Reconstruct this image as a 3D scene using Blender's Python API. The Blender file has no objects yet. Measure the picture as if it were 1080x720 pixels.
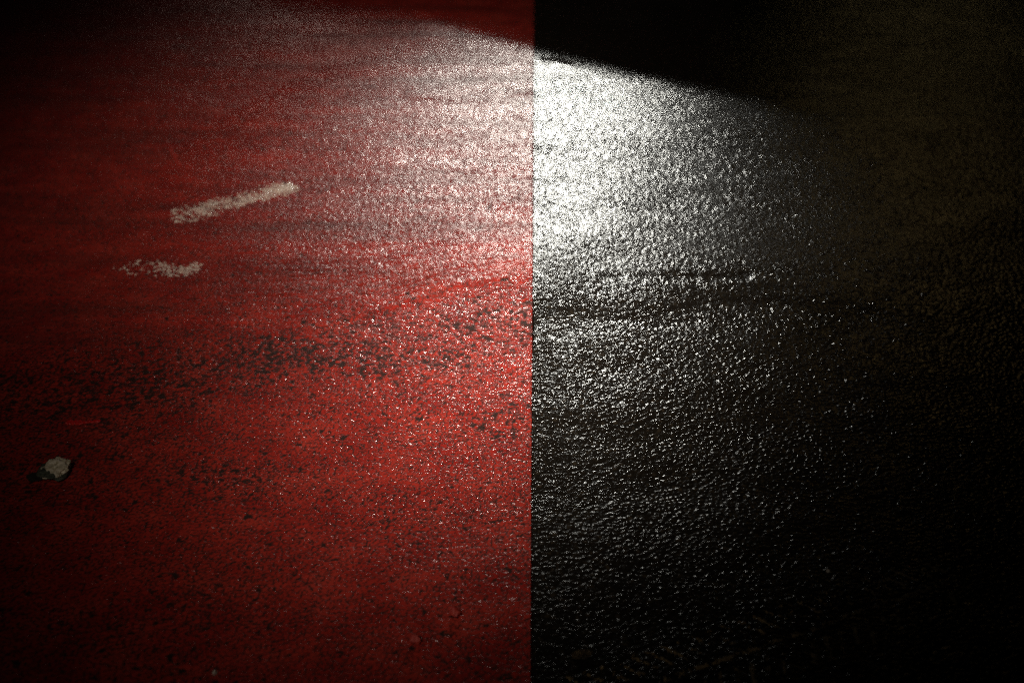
import bpy, bmesh, math, random
import numpy as np
from mathutils import Vector, Matrix

S = bpy.context.scene
COL = S.collection
R = math.radians

# ------------------------------------------------------------------ camera
CAM_H, PITCH, YAW = 1.15, R(29.8), math.atan(0.0147)
cam_d = bpy.data.cameras.new('camera')
cam = bpy.data.objects.new('camera', cam_d)
COL.objects.link(cam)
cam.location = (-0.0033, 0.0, CAM_H)
cam.rotation_euler = (R(90) - PITCH, 0.0, YAW)
cam_d.sensor_width = 36.0
cam_d.lens = 50.0
cam_d.clip_start = 0.05
cam_d.clip_end = 500.0
cam_d.dof.use_dof = True
cam_d.dof.focus_distance = 2.02
cam_d.dof.aperture_fstop = 3.0
S.camera = cam

# ------------------------------------------------------------------ night sky
world = bpy.data.worlds.new('World')
S.world = world
world.use_nodes = True
wn = world.node_tree
bg = wn.nodes['Background']
sky = wn.nodes.new('ShaderNodeTexSky')
sky.sky_type = 'NISHITA'
sky.sun_disc = False
sky.sun_elevation = R(2)
sky.sun_rotation = R(150)
wn.links.new(sky.outputs['Color'], bg.inputs['Color'])
bg.inputs['Strength'].default_value = 0.0012


def lamp(name, loc, aim, watts, colour, size, cone, sx, sy, flat=1.0):
    """A lamp with a lens: its beam fades smoothly from the middle (tangents sx across, sy up and down)."""
    d = bpy.data.lights.new(name, 'SPOT')
    d.energy = watts
    d.color = colour
    d.shadow_soft_size = size
    d.spot_size = R(cone)
    d.spot_blend = 0.6
    d.use_nodes = True
    t = d.node_tree
    em = t.nodes['Emission']
    tc = t.nodes.new('ShaderNodeTexCoord')
    sp = t.nodes.new('ShaderNodeSeparateXYZ')
    t.links.new(tc.outputs['Normal'], sp.inputs[0])

    def m(op, a, b):
        n = t.nodes.new('ShaderNodeMath')
        n.operation = op
        for i, v in enumerate((a, b)):
            if isinstance(v, float):
                n.inputs[i].default_value = v
            else:
                t.links.new(v, n.inputs[i])
        return n.outputs[0]
    u = m('DIVIDE', m('DIVIDE', sp.outputs[0], sp.outputs[2]), sx)
    v = m('DIVIDE', m('DIVIDE', sp.outputs[1], sp.outputs[2]), sy)
    e = m('ADD', m('MULTIPLY', u, u), m('MULTIPLY', v, v))
    f = m('POWER', 2.71828, m('MULTIPLY', m('POWER', e, flat), -1.0))
    t.links.new(f, em.inputs['Strength'])
    o = bpy.data.objects.new(name, d)
    o.location = loc
    o.rotation_euler = (Vector(aim) - Vector(loc)).to_track_quat('-Z', 'Y').to_euler()
    COL.objects.link(o)
    return o


LAMP = Vector((0.06, 8.9, 2.55))
lamp('street_light', LAMP, (0.03, 2.72, 0), 620, (1.0, 0.985, 0.90), 0.14, 40, 0.080, 0.048, 2.2)
lamp('post_lamp', (-1.6, -2.4, 5.2), (0.0, 2.05, 0), 4000, (1.0, 0.84, 0.70), 0.15, 40, 0.042, 0.052)
lamp('rear_fill_light', (-1.0, -4.0, 5.6), (-0.30, 2.85, 0), 2300, (1.0, 0.82, 0.68), 0.15, 40, 0.060, 0.058)  # added fill from behind, lifts the upper red coating
lamp('far_fill_light', (-1.3, 10.0, 2.6), (-0.5, 3.2, 0), 36, (1.0, 0.78, 0.68), 0.25, 40, 0.09, 0.05)  # made-up weak fill from ahead, brightens the dim upper left
lamp('warm_street_light', (2.6, 9.4, 2.75), (0.95, 3.25, 0), 26, (1.0, 0.74, 0.3), 0.5, 20, 0.030, 0.016)
lamp('warm_fill_light', (2.4, 8.6, 3.6), (0.85, 2.45, 0), 8, (1.0, 0.62, 0.22), 0.4, 30, 0.06, 0.06)  # extra warm fill, added to tint the dark asphalt at right
lamp('signal_light', (0.16, 11.0, 2.95), (0.12, 3.62, 0), 150, (0.2, 0.95, 0.85), 0.2, 10, 0.010, 0.006)

S.view_settings.view_transform = 'Standard'
S.view_settings.look = 'None'
S.view_settings.exposure = 0.0
S.view_settings.gamma = 1.0
S.render.engine = 'CYCLES'
S.cycles.use_denoising = False
S.cycles.max_bounces = 4

# ------------------------------------------------------------------ helpers
bpy.context.view_layer.update()
CM = cam.matrix_world.copy()


def ground(px, py):
    """Point of the road seen at a pixel of the 1080 x 720 photograph (used once, to measure positions)."""
    v = CM.to_3x3() @ Vector(((px - 540) / 1500.0, -(py - 360) / 1500.0, -1.0))
    t = -CM.translation.z / v.z
    p = CM.translation + v * t
    return (p.x, p.y)


rng = np.random.default_rng(11)
T = 512
TAB = rng.random((12, T, T)).astype(np.float32)


def vnoise(x, y, k=0):
    xi, yi = np.floor(x).astype(np.int64), np.floor(y).astype(np.int64)
    fx, fy = x - xi, y - yi
    fx = fx * fx * (3 - 2 * fx)
    fy = fy * fy * (3 - 2 * fy)
    t = TAB[k % 12]
    a = t[xi % T, yi % T]; b = t[(xi + 1) % T, yi % T]
    c = t[xi % T, (yi + 1) % T]; d = t[(xi + 1) % T, (yi + 1) % T]
    return (a + (b - a) * fx) * (1 - fy) + (c + (d - c) * fx) * fy


def fbm(x, y, k=0, n=4):
    s, a, tot = 0.0, 1.0, 0.0
    for i in range(n):
        s = s + a * vnoise(x * 2 ** i + 17.3 * i, y * 2 ** i + 5.1 * i, k + i)
        tot += a
        a *= 0.5
    return s / tot


def smooth(a, b, v):
    t = np.clip((v - a) / (b - a), 0, 1)
    return t * t * (3 - 2 * t)


def cells(x, y, size):
    """Nearest stone of a jittered packing: distance, gap to the next stone, offset to its middle, its random numbers."""
    u, v = x / size, y / size
    iu, iv = np.floor(u).astype(np.int64), np.floor(v).astype(np.int64)
    f1 = np.full(u.shape, 9.0); f2 = np.full(u.shape, 9.0)
    dx = np.zeros(u.shape); dy = np.zeros(u.shape)
    ci = np.zeros(u.shape, np.int64); cj = np.zeros(u.shape, np.int64)
    for a in (-1, 0, 1):
        for b in (-1, 0, 1):
            i, j = (iu + a), (iv + b)
            im, jm = i % T, j % T
            ox = u - (i + 0.02 + 0.96 * TAB[0][im, jm])
            oy = v - (j + 0.02 + 0.96 * TAB[1][im, jm])
            d = np.sqrt(ox * ox + oy * oy) * (0.68 + 0.7 * TAB[6][im, jm])
            near = d < f1
            f2 = np.where(near, f1, np.minimum(f2, d))
            f1 = np.where(near, d, f1)
            dx = np.where(near, ox, dx); dy = np.where(near, oy, dy)
            ci = np.where(near, im, ci); cj = np.where(near, jm, cj)
    return f1, f2, dx * size, dy * size, TAB[2][ci, cj], TAB[3][ci, cj], TAB[4][ci, cj], TAB[5][ci, cj]


def polyline_dist(x, y, pts):
    """Distance to a line on the ground and signed side (positive = farther from the camera)."""
    best = np.full(x.shape, 1e9)
    for (ax, ay), (bx_, by_) in zip(pts[:-1], pts[1:]):
        ex, ey = bx_ - ax, by_ - ay
        t = np.clip(((x - ax) * ex + (y - ay) * ey) / (ex * ex + ey * ey), 0, 1)
        best = np.minimum(best, np.hypot(x - ax - t * ex, y - ay - t * ey))
    px = [p[0] for p in pts]; py = [p[1] for p in pts]
    side = y - np.interp(x, px, py)
    return best, side


def G(*pp):
    return [ground(*p) for p in pp]


SEAM_RED = G((-80, 420), (0, 392), (120, 372), (230, 352), (330, 346), (420, 322), (492, 302), (562, 292))
SEAM_BLACK = G((560, 348), (620, 338), (690, 334), (740, 322), (800, 326), (900, 330))
GROOVE = G((640, 292), (690, 290), (740, 292), (785, 290))
BAND = G((-60, 425), (100, 400), (220, 390), (330, 372), (420, 352), (500, 350), (560, 352))
CRACK_A = G((420, 106), (500, 112), (535, 105), (562, 101))
CRACK_B = G((180, 158), (230, 152), (300, 140))


def macro(x, y):
    h = 0.010 * (fbm(x * 2.2 + 40, y * 3.0 + 8, 1, 3) - 0.5)
    h = h + 0.0035 * (fbm(x * 6.0 + 3, y * 15.0 + 2, 4, 3) - 0.5)
    d, s = polyline_dist(x, y, SEAM_BLACK)
    d = np.abs(d + 0.05 * (fbm(x * 12, y * 20, 3, 3) - 0.5))
    h = h - 0.0040 * np.exp(-(d / 0.045) ** 2) * (x > 0)
    d, s = polyline_dist(x, y, GROOVE)
    d = np.abs(d + 0.016 * (fbm(x * 24, y * 24, 5, 3) - 0.5))
    h = h - 0.0026 * np.exp(-(d / 0.014) ** 2) * smooth(0.25, 0.6, vnoise(x * 30, y * 8, 2) + 0.2)
    d, s = polyline_dist(x, y, SEAM_RED)
    h = h + 0.0026 * smooth(-0.05, 0.03, s) * (x < 0.0)
    lip = s + 0.02 * (fbm(x * 16, y * 4, 2, 3) - 0.5)
    h = h + 0.0014 * np.exp(-(lip / 0.010) ** 2) * smooth(-0.50, -0.30, x) * smooth(-0.01, -0.09, x)
    for c in (CRACK_A, CRACK_B):
        d, s = polyline_dist(x, y, c)
        h = h - 0.0016 * np.exp(-(d / 0.007) ** 2)
    return h


def aggregate(x, y, size=0.0061):
    wx = x + 0.0025 * (vnoise(x * 130, y * 130, 7) - 0.5)
    wy = y + 0.0025 * (vnoise(x * 130 + 9, y * 130 + 4, 8) - 0.5)
    wx = wx + 0.0065 * (vnoise(x * 47 + 3, y * 47, 9) - 0.5)
    wy = wy + 0.0065 * (vnoise(x * 47, y * 47 + 8, 10) - 0.5)
    f1, f2, dx, dy, r0, r1, r2, r3 = cells(wx, wy, size)
    edge = smooth(0.0, 0.34, f2 - f1)
    tx, ty = 2 * r1 - 1, 2 * r2 - 1
    top = 0.0011 * (r0 - 0.5) + dx * tx * np.abs(tx) ** 0.6 * 0.32 + dy * ty * np.abs(ty) ** 0.6 * 0.30
    dome = -0.28 * (f1 * size) ** 2 / size
    return edge * (top + dome + 0.0013) , edge, r3, r0


def asphalt_z(x, y):
    h, edge, r3, r0 = aggregate(x, y)
    d, s = polyline_dist(x, y, SEAM_BLACK)
    pol = smooth(0.0, 0.25, s + 0.05 * (fbm(x * 9, y * 9, 3, 2) - 0.5))   # polished by tyres beyond the seam
    h = h * (1.0 - 0.20 * pol) * (0.55 + 0.9 * fbm(x * 14, y * 14, 6, 3))
    return macro(x, y) + h - 0.0013 + 0.0003 * (vnoise(x * 420, y * 420, 9) - 0.5), edge, r3, pol


def coat_fields(x, y):
    h, edge, r3, r0 = aggregate(x + 3.1, y + 1.7, 0.0060)
    streak = fbm(x * 28 + 2.0 * vnoise(x * 3, y * 3, 2), y * 260, 3, 3) - 0.5      # roller and brush strokes across
    near_edge = smooth(-0.16, -0.05, x) * smooth(2.0, 1.6, y)
    upright = fbm(x * 300, y * 26, 5, 3) - 0.5                                      # strokes cut in along the edge
    z = macro(x, y) + 0.003 + 0.95 * h + 0.0009 * (streak * (1 - near_edge) + upright * near_edge)
    d, s = polyline_dist(x, y, SEAM_RED)
    above = smooth(-0.03, 0.05, s)
    arc = fbm(x * 16 + 1.5 * vnoise(x * 5, y * 5, 2), (s - 0.25 * (x + 0.35) ** 2) * 210, 7, 3) - 0.5
    z = z + 0.0034 * arc * smooth(-0.01, 0.03, s) * smooth(0.42, 0.2, s) * smooth(-0.85, -0.5, x) * smooth(-0.02, -0.2, x)
    db, sb = polyline_dist(x, y, BAND)
    wob = 0.03 * (fbm(x * 7, y * 7, 6, 2) - 0.5)
    band = np.exp(-(np.abs(sb + 1.6 * wob) / 0.14) ** 2)
    track2 = np.exp(-((sb + 0.28 + wob) / 0.07) ** 2) * 0.55
    patch = fbm(x * 5 + 7, y * 16 + 3, 8, 4)
    k = 0.42 + 0.38 * band + 0.30 * track2 + 0.60 * (patch - 0.5) - 0.22 * above
    low = smooth(0.75, 0.05, edge)
    fine = fbm(x * 170, y * 170, 2, 3)
    worn = smooth(0.56, 0.70, k * 0.44 + 0.34 * fine + 0.44 * low + 0.32 * r3 - 0.12)
    return z, worn, above, edge, r3, r0, patch


# ------------------------------------------------------------------ materials
def mat(name):
    m = bpy.data.materials.new(name)
    m.use_nodes = True
    nt = m.node_tree
    return m, nt, nt.nodes['Principled BSDF']


def node(nt, t, **kw):
    n = nt.nodes.new(t)
    for k, v in kw.items():
        if k in n.inputs:
            n.inputs[k].default_value = v
        else:
            setattr(n, k, v)
    return n


def noise(nt, scale, detail=3.0, rough=0.55, vec=None):
    n = node(nt, 'ShaderNodeTexNoise', Scale=scale, Detail=detail, Roughness=rough)
    if vec is None:
        g = node(nt, 'ShaderNodeNewGeometry')
        vec = g.outputs['Position']
    nt.links.new(vec, n.inputs['Vector'])
    return n.outputs['Fac']


def ramp(nt, fac, stops):
    r = nt.nodes.new('ShaderNodeValToRGB')
    el = r.color_ramp.elements
    while len(el) < len(stops):
        el.new(0.5)
    for e, (p, c) in zip(el, stops):
        e.position = p
        e.color = (c if isinstance(c, tuple) else (c, c, c)) + (1.0,)
    nt.links.new(fac, r.inputs['Fac'])
    return r.outputs['Color']


def bump(nt, h, bsdf, strength, dist):
    b = node(nt, 'ShaderNodeBump', Strength=strength, Distance=dist)
    nt.links.new(h, b.inputs['Height'])
    nt.links.new(b.outputs['Normal'], bsdf.inputs['Normal'])


def mix(nt, fac, a, b):
    m = nt.nodes.new('ShaderNodeMix')
    m.data_type = 'RGBA'
    for s, v in ((0, fac), (6, a), (7, b)):
        if isinstance(v, (tuple, float)):
            m.inputs[s].default_value = v if isinstance(v, float) else v + (1.0,)
        else:
            nt.links.new(v, m.inputs[s])
    return m.outputs[2]


def attr(nt, name):
    a = nt.nodes.new('ShaderNodeAttribute')
    a.attribute_name = name
    return a.outputs['Fac']


# wet black asphalt
M_ASPH, nt, b = mat('wet_asphalt')
stone = attr(nt, 'stone')
c = ramp(nt, stone, [(0.0, (0.008, 0.0066, 0.005)), (0.6, (0.012, 0.010, 0.0075)), (1.0, (0.034, 0.027, 0.018))])
nt.links.new(c, b.inputs['Base Color'])
rg = ramp(nt, noise(nt, 9.0, 4), [(0.3, 0.16), (0.7, 0.23)])
rg = mix(nt, attr(nt, 'polish'), rg, (0.27, 0.27, 0.27))
nt.links.new(rg, b.inputs['Roughness'])
b.inputs['IOR'].default_value = 1.42
b.inputs['Specular IOR Level'].default_value = 0.32
bump(nt, noise(nt, 900.0, 2), b, 0.15, 0.0005)

# red road coating
M_RED, nt, b = mat('red_road_coating')
c1 = ramp(nt, noise(nt, 14.0, 5), [(0.3, (0.34, 0.022, 0.017)), (0.55, (0.46, 0.040, 0.028)), (0.75, (0.52, 0.058, 0.040))])
g = node(nt, 'ShaderNodeNewGeometry')
vm = node(nt, 'ShaderNodeVectorMath', operation='MULTIPLY')
nt.links.new(g.outputs['Position'], vm.inputs[0])
vm.inputs[1].default_value = (1.6, 13.0, 0.0)
gr = ramp(nt, noise(nt, 1.0, 6, 0.62, vm.outputs[0]), [(0.42, 0.0), (0.68, 0.6)])
mg = node(nt, 'ShaderNodeMath', operation='MULTIPLY')
nt.links.new(gr, mg.inputs[0]); nt.links.new(attr(nt, 'gloss'), mg.inputs[1])
gr = mg.outputs[0]
c1 = mix(nt, gr, c1, (0.085, 0.016, 0.012))     # tyre grime in long streaks across
c2 = mix(nt, attr(nt, 'worn'), c1, (0.026, 0.010, 0.008))
nt.links.new(c2, b.inputs['Base Color'])
ra = mix(nt, attr(nt, 'gloss'), (0.19, 0.19, 0.19), (0.30, 0.30, 0.30))
ra = mix(nt, gr, ra, (0.48, 0.48, 0.48))     # grime is matt, clean paint shines in streaks
rw = mix(nt, attr(nt, 'worn'), ra, (0.75, 0.75, 0.75))
nt.links.new(rw, b.inputs['Roughness'])
b.inputs['IOR'].default_value = 1.45
b.inputs['Specular IOR Level'].default_value = 0.60
b.inputs['Specular Tint'].default_value = (1.0, 0.87, 0.80, 1.0)
bump(nt, noise(nt, 800.0, 2), b, 0.15, 0.0005)

M_WHITE, nt, b = mat('worn_white_paint')
nt.links.new(ramp(nt, noise(nt, 60, 4), [(0.3, (0.74, 0.60, 0.50)), (0.7, (0.84, 0.77, 0.68))]), b.inputs['Base Color'])
b.inputs['Roughness'].default_value = 0.24
bump(nt, noise(nt, 700.0, 2), b, 0.4, 0.0006)

M_MUD, nt, b = mat('dried_mud')
nt.links.new(ramp(nt, noise(nt, 90, 4), [(0.3, (0.16, 0.11, 0.05)), (0.7, (0.34, 0.25, 0.11))]), b.inputs['Base Color'])
b.inputs['Roughness'].default_value = 0.7


def rock_mat(name, lo, hi, rough, scale=180.0):
    m, nt, b = mat(name)
    nt.links.new(ramp(nt, noise(nt, scale, 5), [(0.35, lo), (0.65, hi)]), b.inputs['Base Color'])
    b.inputs['Roughness'].default_value = rough
    bump(nt, noise(nt, 420.0, 4), b, 0.7, 0.0015)
    return m


M_STONE = rock_mat('grey_green_stone', (0.035, 0.045, 0.032), (0.11, 0.125, 0.09), 0.6)
M_CRUST = rock_mat('cream_crust', (0.40, 0.35, 0.20), (0.97, 0.92, 0.74), 0.3, 210.0)
M_REDROCK = rock_mat('red_coated_pebble', (0.40, 0.03, 0.025), (0.50, 0.06, 0.04), 0.5)
M_GRIT = rock_mat('pale_grit', (0.45, 0.40, 0.32), (0.72, 0.68, 0.60), 0.4)
M_LEAF = rock_mat('brown_leaf', (0.05, 0.03, 0.012), (0.18, 0.13, 0.06), 0.6, 120.0)
M_DARK = rock_mat('black_scrap', (0.012, 0.010, 0.008), (0.03, 0.026, 0.02), 0.95)
M_BLOCKER = rock_mat('blocker_concrete', (0.22, 0.21, 0.19), (0.33, 0.32, 0.30), 0.85, 12.0)


# ------------------------------------------------------------------ objects
def grid_mesh(name, xs, ys, fz, material, attrs=None):
    """fz(X, Y) -> z array; quads over a tensor grid, smooth shaded."""
    X, Y = np.meshgrid(xs, ys)
    Z = fz(X, Y)
    ny, nx = X.shape
    co = np.stack([X, Y, Z], -1).reshape(-1, 3).astype(np.float32)
    idx = np.arange(nx * ny, dtype=np.int32).reshape(ny, nx)
    q = np.stack([idx[:-1, :-1], idx[:-1, 1:], idx[1:, 1:], idx[1:, :-1]], -1).reshape(-1, 4)
    return quads(name, co, q, material, attrs)


def quads(name, co, q, material, attrs=None):
    me = bpy.data.meshes.new(name)
    me.vertices.add(len(co))
    me.vertices.foreach_set('co', co.astype(np.float32).ravel())
    n = len(q)
    me.loops.add(n * 4)
    me.loops.foreach_set('vertex_index', q.astype(np.int32).ravel())
    me.polygons.add(n)
    me.polygons.foreach_set('loop_start', np.arange(0, n * 4, 4, dtype=np.int32))
    me.update(calc_edges=True)
    for k, v in (attrs or {}).items():
        a = me.attributes.new(k, 'FLOAT', 'POINT')
        a.data.foreach_set('value', np.asarray(v, np.float32).ravel())
    me.materials.append(material)
    o = bpy.data.objects.new(name, me)
    COL.objects.link(o)
    return o


def tag(o, label=None, cat=None, group=None, kind=None):
    if label: o['label'] = label
    if cat: o['category'] = cat
    if group: o['group'] = group
    if kind: o['kind'] = kind
    return o


def grow(a, b, s0, s1):
    out, v, step = [a], a, s0
    while v < b:
        t = (v - a) / (b - a)
        v += s0 + (s1 - s0) * t
        out.append(v)
    return np.array(out)


def taper(v0, step, far):
    out, v = [], v0
    while v < far:
        step *= 1.6
        v += step
        out.append(v)
    return np.array(out)


FY = grow(1.02, 4.15, 0.0016, 0.0036)
YS = np.concatenate([(1.02 - taper(0, 0.0016, 40))[::-1], FY, 4.15 + taper(0, 0.0036, 250)])
FX = grow(0.0, 1.75, 0.0019, 0.0026)


def fade(x, y, hx):
    """1 where the stones are modelled one by one, 0 on the coarse rest of the sheet."""
    return smooth(hx + 0.03, hx, np.abs(x)) * smooth(0.99, 1.02, y) * smooth(4.18, 4.15, y)


# asphalt: one sheet to the horizon
XA = np.concatenate([(-0.012 - taper(0, 0.02, 250))[::-1], [-0.012, -0.006, -0.003], FX, 1.75 + taper(0, 0.0026, 250)])
keep = {}


def asph(X, Y):
    z, edge, r3, pol = asphalt_z(X, Y)
    keep['polish'] = pol
    f = fade(X, Y, 1.75)
    z = np.where(f > 0, z * f, 0.0)
    z = np.where(X < -0.004, -0.012, z)
    keep['stone'] = np.where(f > 0, edge * r3, 0.4)
    return z


road = grid_mesh('asphalt_road', XA, YS, asph, M_ASPH)
for k in ('stone', 'polish'):
    a = road.data.attributes.new(k, 'FLOAT', 'POINT')
    a.data.foreach_set('value', keep[k].astype(np.float32).ravel())
tag(road, 'wet black asphalt with glinting stones right of the red coating', 'road', kind='structure')

# red coating: a thick painted sheet with a straight masked edge along x = 0
XR = np.concatenate([(-1.75 - taper(0, 0.0026, 5))[::-1], (-FX[::-1])])
YR = np.concatenate([(1.02 - taper(0, 0.0016, 6))[::-1], FY, 4.15 + taper(0, 0.0036, 14)])


def coat(X, Y):
    z, worn, above, edge, r3, r0, patch = coat_fields(X, Y)
    f = fade(X, Y, 1.75)
    z = np.where(f > 0, 0.003 + (z - 0.003) * f, 0.003)
    z = np.where(X > -0.0001, np.minimum(z, 0) - 0.010, z)      # the edge turns down into the asphalt
    keep['worn'] = np.where(f > 0, worn, 0.1)
    keep['gloss'] = above
    return z


# the last columns crowd the edge so that it turns down within a millimetre
XR = np.concatenate([XR[:-1], [-0.0009, -0.0003, 0.0]])
red = grid_mesh('red_coating', XR, YR, coat, M_RED)
for k in ('worn', 'gloss'):
    a = red.data.attributes.new(k, 'FLOAT', 'POINT')
    a.data.foreach_set('value', keep[k].astype(np.float32).ravel())
tag(red, 'worn red road coating with straight right edge', 'road', kind='structure')


def red_z(x, y):
    return coat_fields(np.asarray(x, float), np.asarray(y, float))[0]


def black_z(x, y):
    return asphalt_z(np.asarray(x, float), np.asarray(y, float))[0]


def in_poly(x, y, pts):
    r = np.zeros(x.shape, bool)
    j = len(pts) - 1
    for i in range(len(pts)):
        (xi, yi), (xj, yj) = pts[i], pts[j]
        r ^= ((yi > y) != (yj > y)) & (x < (xj - xi) * (y - yi) / (yj - yi + 1e-12) + xi)
        j = i
    return r


def flake_sheet(name, bounds, step, mask, lift, zf, material):
    """A broken film of paint or mud lying on the stones: only the places where mask(x, y) holds."""
    x0, x1, y0, y1 = bounds
    xs, ys = np.arange(x0, x1, step), np.arange(y0, y1, step)
    X, Y = np.meshgrid(xs, ys)
    Mk = mask(X, Y)
    Z = zf(X, Y) + np.where(Mk, lift, -0.0008)
    ny, nx = X.shape
    idx = np.arange(nx * ny).reshape(ny, nx)
    any_ = Mk[:-1, :-1] | Mk[:-1, 1:] | Mk[1:, 1:] | Mk[1:, :-1]
    q = np.stack([idx[:-1, :-1], idx[:-1, 1:], idx[1:, 1:], idx[1:, :-1]], -1)[any_]
    used = np.unique(q)
    re = np.full(nx * ny, -1); re[used] = np.arange(len(used))
    co = np.stack([X, Y, Z], -1).reshape(-1, 3)[used]
    return quads(name, co, re[q], material)


def bounds(pts, pad=0.02):
    xs = [p[0] for p in pts]; ys = [p[1] for p in pts]
    return min(xs) - pad, max(xs) + pad, min(ys) - pad, max(ys) + pad


# worn white paint stroke
AX0, AX1 = ground(178, 234), ground(314, 197)
def stroke_mask(x, y, p0, p1, w, dens0, dens1, k):
    ex, ey = p1[0] - p0[0], p1[1] - p0[1]
    L = math.hypot(ex, ey)
    t = ((x - p0[0]) * ex + (y - p0[1]) * ey) / L / L
    d = ((x - p0[0]) * -ey + (y - p0[1]) * ex) / L
    wob = 0.012 * (fbm(x * 40, y * 40, k, 2) - 0.5)
    w = w * (1.35 - 0.5 * np.clip(t, 0, 1))
    inside = smooth(w * 1.15, w * 0.2, np.abs(d + wob)) * smooth(-0.04, 0.05, t) * smooth(1.0, 0.975, t + wob)
    dens = dens0 + (dens1 - dens0) * np.clip(t, 0, 1)
    h, edge, r3, r0 = aggregate(x + 3.1, y + 1.7, 0.0060)
    n = 0.34 * fbm(x * 230, y * 230, k + 1, 2) + 0.40 * (fbm(x * 30, y * 40, k + 4, 3) - 0.15) + 0.30 * edge + 0.30 * r0
    return inside * dens > (1.20 - n)


w = flake_sheet('paint_stroke', bounds([AX0, AX1], 0.06), 0.0018,
                lambda x, y: stroke_mask(x, y, AX0, AX1, 0.052, 0.45, 0.635, 3), 0.0005, red_z, M_WHITE)
tag(w, 'worn off-white paint stroke lying diagonally across the red coating', 'paint mark')
BX0, BX1 = ground(112, 285), ground(212, 289)
w = flake_sheet('paint_speckle', bounds([BX0, BX1], 0.06), 0.0018,
                lambda x, y: stroke_mask(x, y, BX0, BX1, 0.050, 0.22, 0.53, 6), 0.0005, red_z, M_WHITE)
tag(w, 'small broken patch of white paint flecks below the diagonal white stroke', 'paint mark')
CX0, CX1 = ground(179, 160), ground(191, 178)
s_ = flake_sheet('scratch', bounds([CX0, CX1], 0.02), 0.0015,
                 lambda x, y: stroke_mask(x, y, CX0, CX1, 0.005, 0.9, 1.0, 5), 0.0006, red_z, M_REDROCK)
tag(s_, 'thin short pinkish scratch on red coating above the white paint stroke', 'scratch')
DX0, DX1 = ground(70, 445), ground(106, 444)
M_BRIGHT = rock_mat('bright_red_paint', (0.55, 0.012, 0.012), (0.65, 0.02, 0.016), 0.4)
s_ = flake_sheet('paint_drip', bounds([DX0, DX1], 0.02), 0.0015,
                 lambda x, y: stroke_mask(x, y, DX0, DX1, 0.006, 1.0, 1.1, 8), 0.0012, red_z, M_BRIGHT)
tag(s_, 'thin bright red paint drip above the pale stone', 'paint mark')


# muddy tyre print, bottom right
T0, T1 = ground(650, 735), ground(1010, 610)
def tyre_mask(x, y):
    ex, ey = T1[0] - T0[0], T1[1] - T0[1]
    L = math.hypot(ex, ey)
    a = ((x - T0[0]) * ex + (y - T0[1]) * ey) / L
    d = ((x - T0[0]) * -ey + (y - T0[1]) * ex) / L
    lug = np.abs(((a + 0.5 * np.abs(d)) / 0.021) % 1.0 - 0.5) < 0.14
    lug &= (np.abs(np.abs(d) - 0.034) < 0.017)
    rib = np.abs(d) < 0.0035
    n = 0.5 * fbm(x * 60, y * 60, 2, 3) + 0.5 * fbm(x * 420, y * 420, 3, 2)
    h, edge, r3, r0 = aggregate(x, y)
    return (lug | rib) & (n + 0.10 * edge + 0.12 * r0 > 0.66) & (a > -0.05) & (a < L)


tp = flake_sheet('tyre_print', bounds([T0, T1], 0.10), 0.0016, tyre_mask, 0.0006, black_z, M_MUD)
tag(tp, 'faint muddy tyre tread print on the black asphalt', 'tyre print')


def blob(name, material, sx, sy, sz, seed, sub=4, rough=0.3, sharp=7.0, parent=None, loc=(0, 0, 0), rz=0.0):
    """A lumpy stone-like closed mesh of the given half sizes, standing on z = 0 of its own frame."""
    bm = bmesh.new()
    bmesh.ops.create_icosphere(bm, subdivisions=sub, radius=1.0)
    rs = np.random.default_rng(seed)
    planes = [(Vector(rs.normal(size=3)).normalized(), 0.62 + 0.3 * rs.random()) for _ in range(int(sharp))]
    off = rs.random(3) * 50
    for v in bm.verts:
        p = v.co.copy()
        for n, d in planes:
            e = p.dot(n) - d
            if e > 0:
                p -= n * e * 0.85
        f = 1.0
        from mathutils import noise as mn
        f += rough * mn.fractal(p * 1.7 + Vector(off), 1.0, 2.0, 4)
        p *= f
        v.co = Vector((p.x * sx, p.y * sy, p.z * sz))
    zmin = min(v.co.z for v in bm.verts)
    for v in bm.verts:
        v.co.z -= zmin + 0.30 * sz
    me = bpy.data.meshes.new(name)
    bm.to_mesh(me); bm.free()
    me.polygons.foreach_set('use_smooth', [sharp < 6] * len(me.polygons))
    me.materials.append(material)
    o = bpy.data.objects.new(name, me)
    COL.objects.link(o)
    o.location = loc
    o.rotation_euler.z = rz
    if parent: o.parent = parent
    return o


# the pale stone at the left
x, y = ground(58, 500)
st = blob('stone', M_STONE, 0.0235, 0.026, 0.0055, 5, 5, 0.16, 2, loc=(x, y, float(red_z(x, y))), rz=R(12))
tag(st, 'small flat stone with broken cream face and grey-green rim on the red coating', 'stone')
cr = blob('crust', M_CRUST, 0.019, 0.021, 0.0048, 21, 5, 0.42, 2, parent=st, loc=(0.003, 0.000, 0.0042))
cr.rotation_euler = (R(10), R(-8), 0)
cr['label'] = 'broken cream face of the stone'
tl = blob('chip', M_DARK, 0.014, 0.010, 0.0030, 9, 4, 0.2, 2, parent=st, loc=(-0.023, -0.007, 0.0))
tl['label'] = 'black tapered end of the stone'

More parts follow.
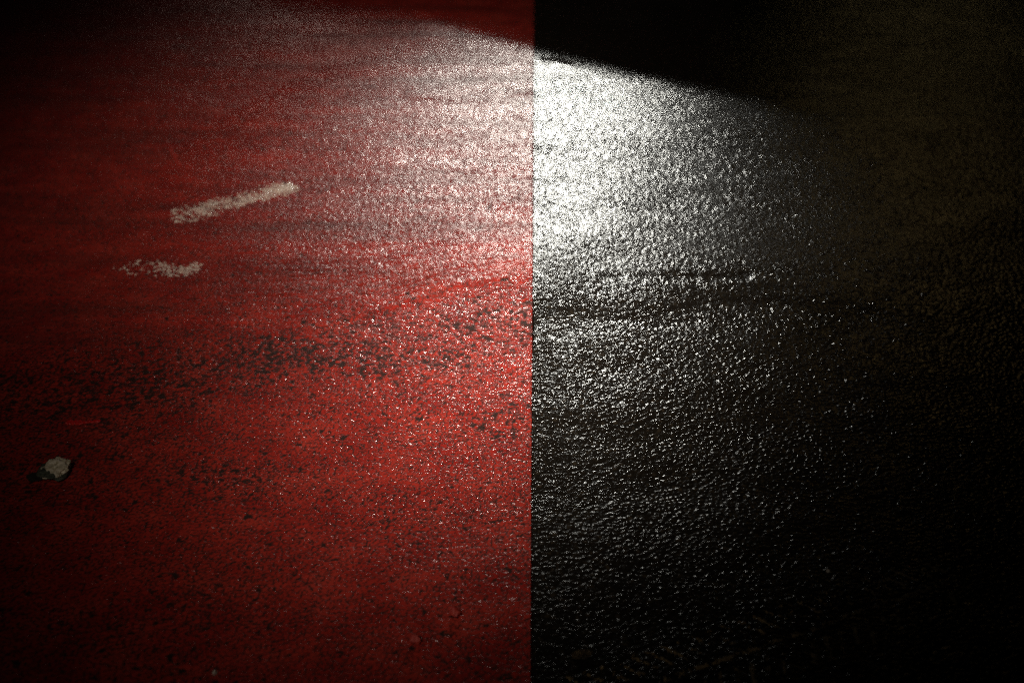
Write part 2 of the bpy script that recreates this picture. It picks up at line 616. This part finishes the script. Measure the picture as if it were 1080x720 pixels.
# pebbles and grit
for i, (px, py, r, lab) in enumerate((
        (480, 654, 0.0076, 'larger red-coated pebble, right of the other red pebble'),
        (438, 682, 0.0064, 'smaller round red-coated pebble near the bottom of the red coating'))):
    x, y = ground(px, py)
    o = blob('pebble', M_REDROCK, r, r * 1.1, r * 1.1, 31 + i, 3, 0.25, 7, loc=(x, y, float(red_z(x, y))), rz=i)
    tag(o, lab, 'pebble', 'red-coated pebbles')
for i, (px, py, r, lab, zf) in enumerate((
        (227, 714, 0.0030, 'tiny pale grit grain on the red coating near the bottom edge', red_z),
        (873, 603, 0.0026, 'tiny pale grit grain on black asphalt above the muddy tyre print', black_z))):
    x, y = ground(px, py)
    o = blob('grit_grain', M_GRIT, r, r, r, 41 + i, 3, 0.25, 7, loc=(x, y, float(zf(x, y))))
    tag(o, lab, 'grit', 'pale grit grains')


def leaf(name, material, px, py, ln, wd, rz, zf, label, cat, curl=0.25):
    x, y = ground(px, py)
    bm = bmesh.new()
    nu, nv = 14, 8
    rs = random.Random(px)
    rows = []
    for i in range(nu + 1):
        u = i / nu
        hw = wd * (math.sin(math.pi * min(1, u * 0.94 + 0.04)) ** 0.7) * (0.8 + 0.35 * rs.random())
        rows.append([bm.verts.new(((u - 0.5) * ln, (2 * j / nv - 1) * hw,
                                   0.0012 + curl * wd * abs(2 * j / nv - 1) ** 2 + 0.0012 * rs.random())) for j in range(nv + 1)])
    for i in range(nu):
        for j in range(nv):
            bm.faces.new((rows[i][j], rows[i + 1][j], rows[i + 1][j + 1], rows[i][j + 1]))
    bmesh.ops.solidify(bm, geom=bm.faces[:], thickness=0.0005)
    me = bpy.data.meshes.new(name)
    bm.to_mesh(me); bm.free()
    me.materials.append(material)
    o = bpy.data.objects.new(name, me)
    COL.objects.link(o)
    o.location = (x, y, float(zf(x, y)))
    o.rotation_euler.z = rz
    return tag(o, label, cat)


leaf('leaf_scrap', M_LEAF, 614, 693, 0.026, 0.009, R(18), black_z, 'small brown leaf scrap on black asphalt near the bottom, beside the red edge', 'leaf')
EX0, EX1 = ground(570, 61), ground(607, 67)
sc = flake_sheet('leaf_scrap', bounds([EX0, EX1], 0.03), 0.0022,
                 lambda x, y: stroke_mask(x, y, EX0, EX1, 0.018, 0.95, 0.9, 2), 0.0012, black_z, M_DARK)
tag(sc, 'ragged black scrap flattened in the brightest glare beside the red edge', 'leaf')

# unseen blocker added ahead of the view, shaped so its shadow closes the pool of light
EDGE = [(180, -16), (300, -2), (400, 8), (450, 20), (510, 38), (560, 53), (640, 73), (720, 92), (800, 108), (880, 124)]
top = []
for px, py in EDGE:
    gx, gy = ground(px, py)
    s = 0.17
    p = Vector((gx, gy, 0)).lerp(LAMP, s)
    top.append(p)
bm = bmesh.new()
th = Vector((0.0, 0.16, 0.0))
rows = []
for p in top:
    rows.append([bm.verts.new((p.x, p.y, -0.05)), bm.verts.new((p.x, p.y, p.z)),
                 bm.verts.new((p.x + 0.0, p.y + 0.16, p.z)), bm.verts.new((p.x, p.y + 0.16, -0.05))])
for a_, b_ in zip(rows[:-1], rows[1:]):
    for j in range(4):
        bm.faces.new((a_[j], b_[j], b_[(j + 1) % 4], a_[(j + 1) % 4]))
bm.faces.new(rows[0][::-1]); bm.faces.new(rows[-1])
bmesh.ops.recalc_face_normals(bm, faces=bm.faces[:])
me = bpy.data.meshes.new('light_blocker')
bm.to_mesh(me); bm.free()
me.materials.append(M_BLOCKER)
o = bpy.data.objects.new('light_blocker', me)
COL.objects.link(o)
tag(o, 'low curved light blocker, added unseen beyond the red coating to cast the shadow edge', 'wall')
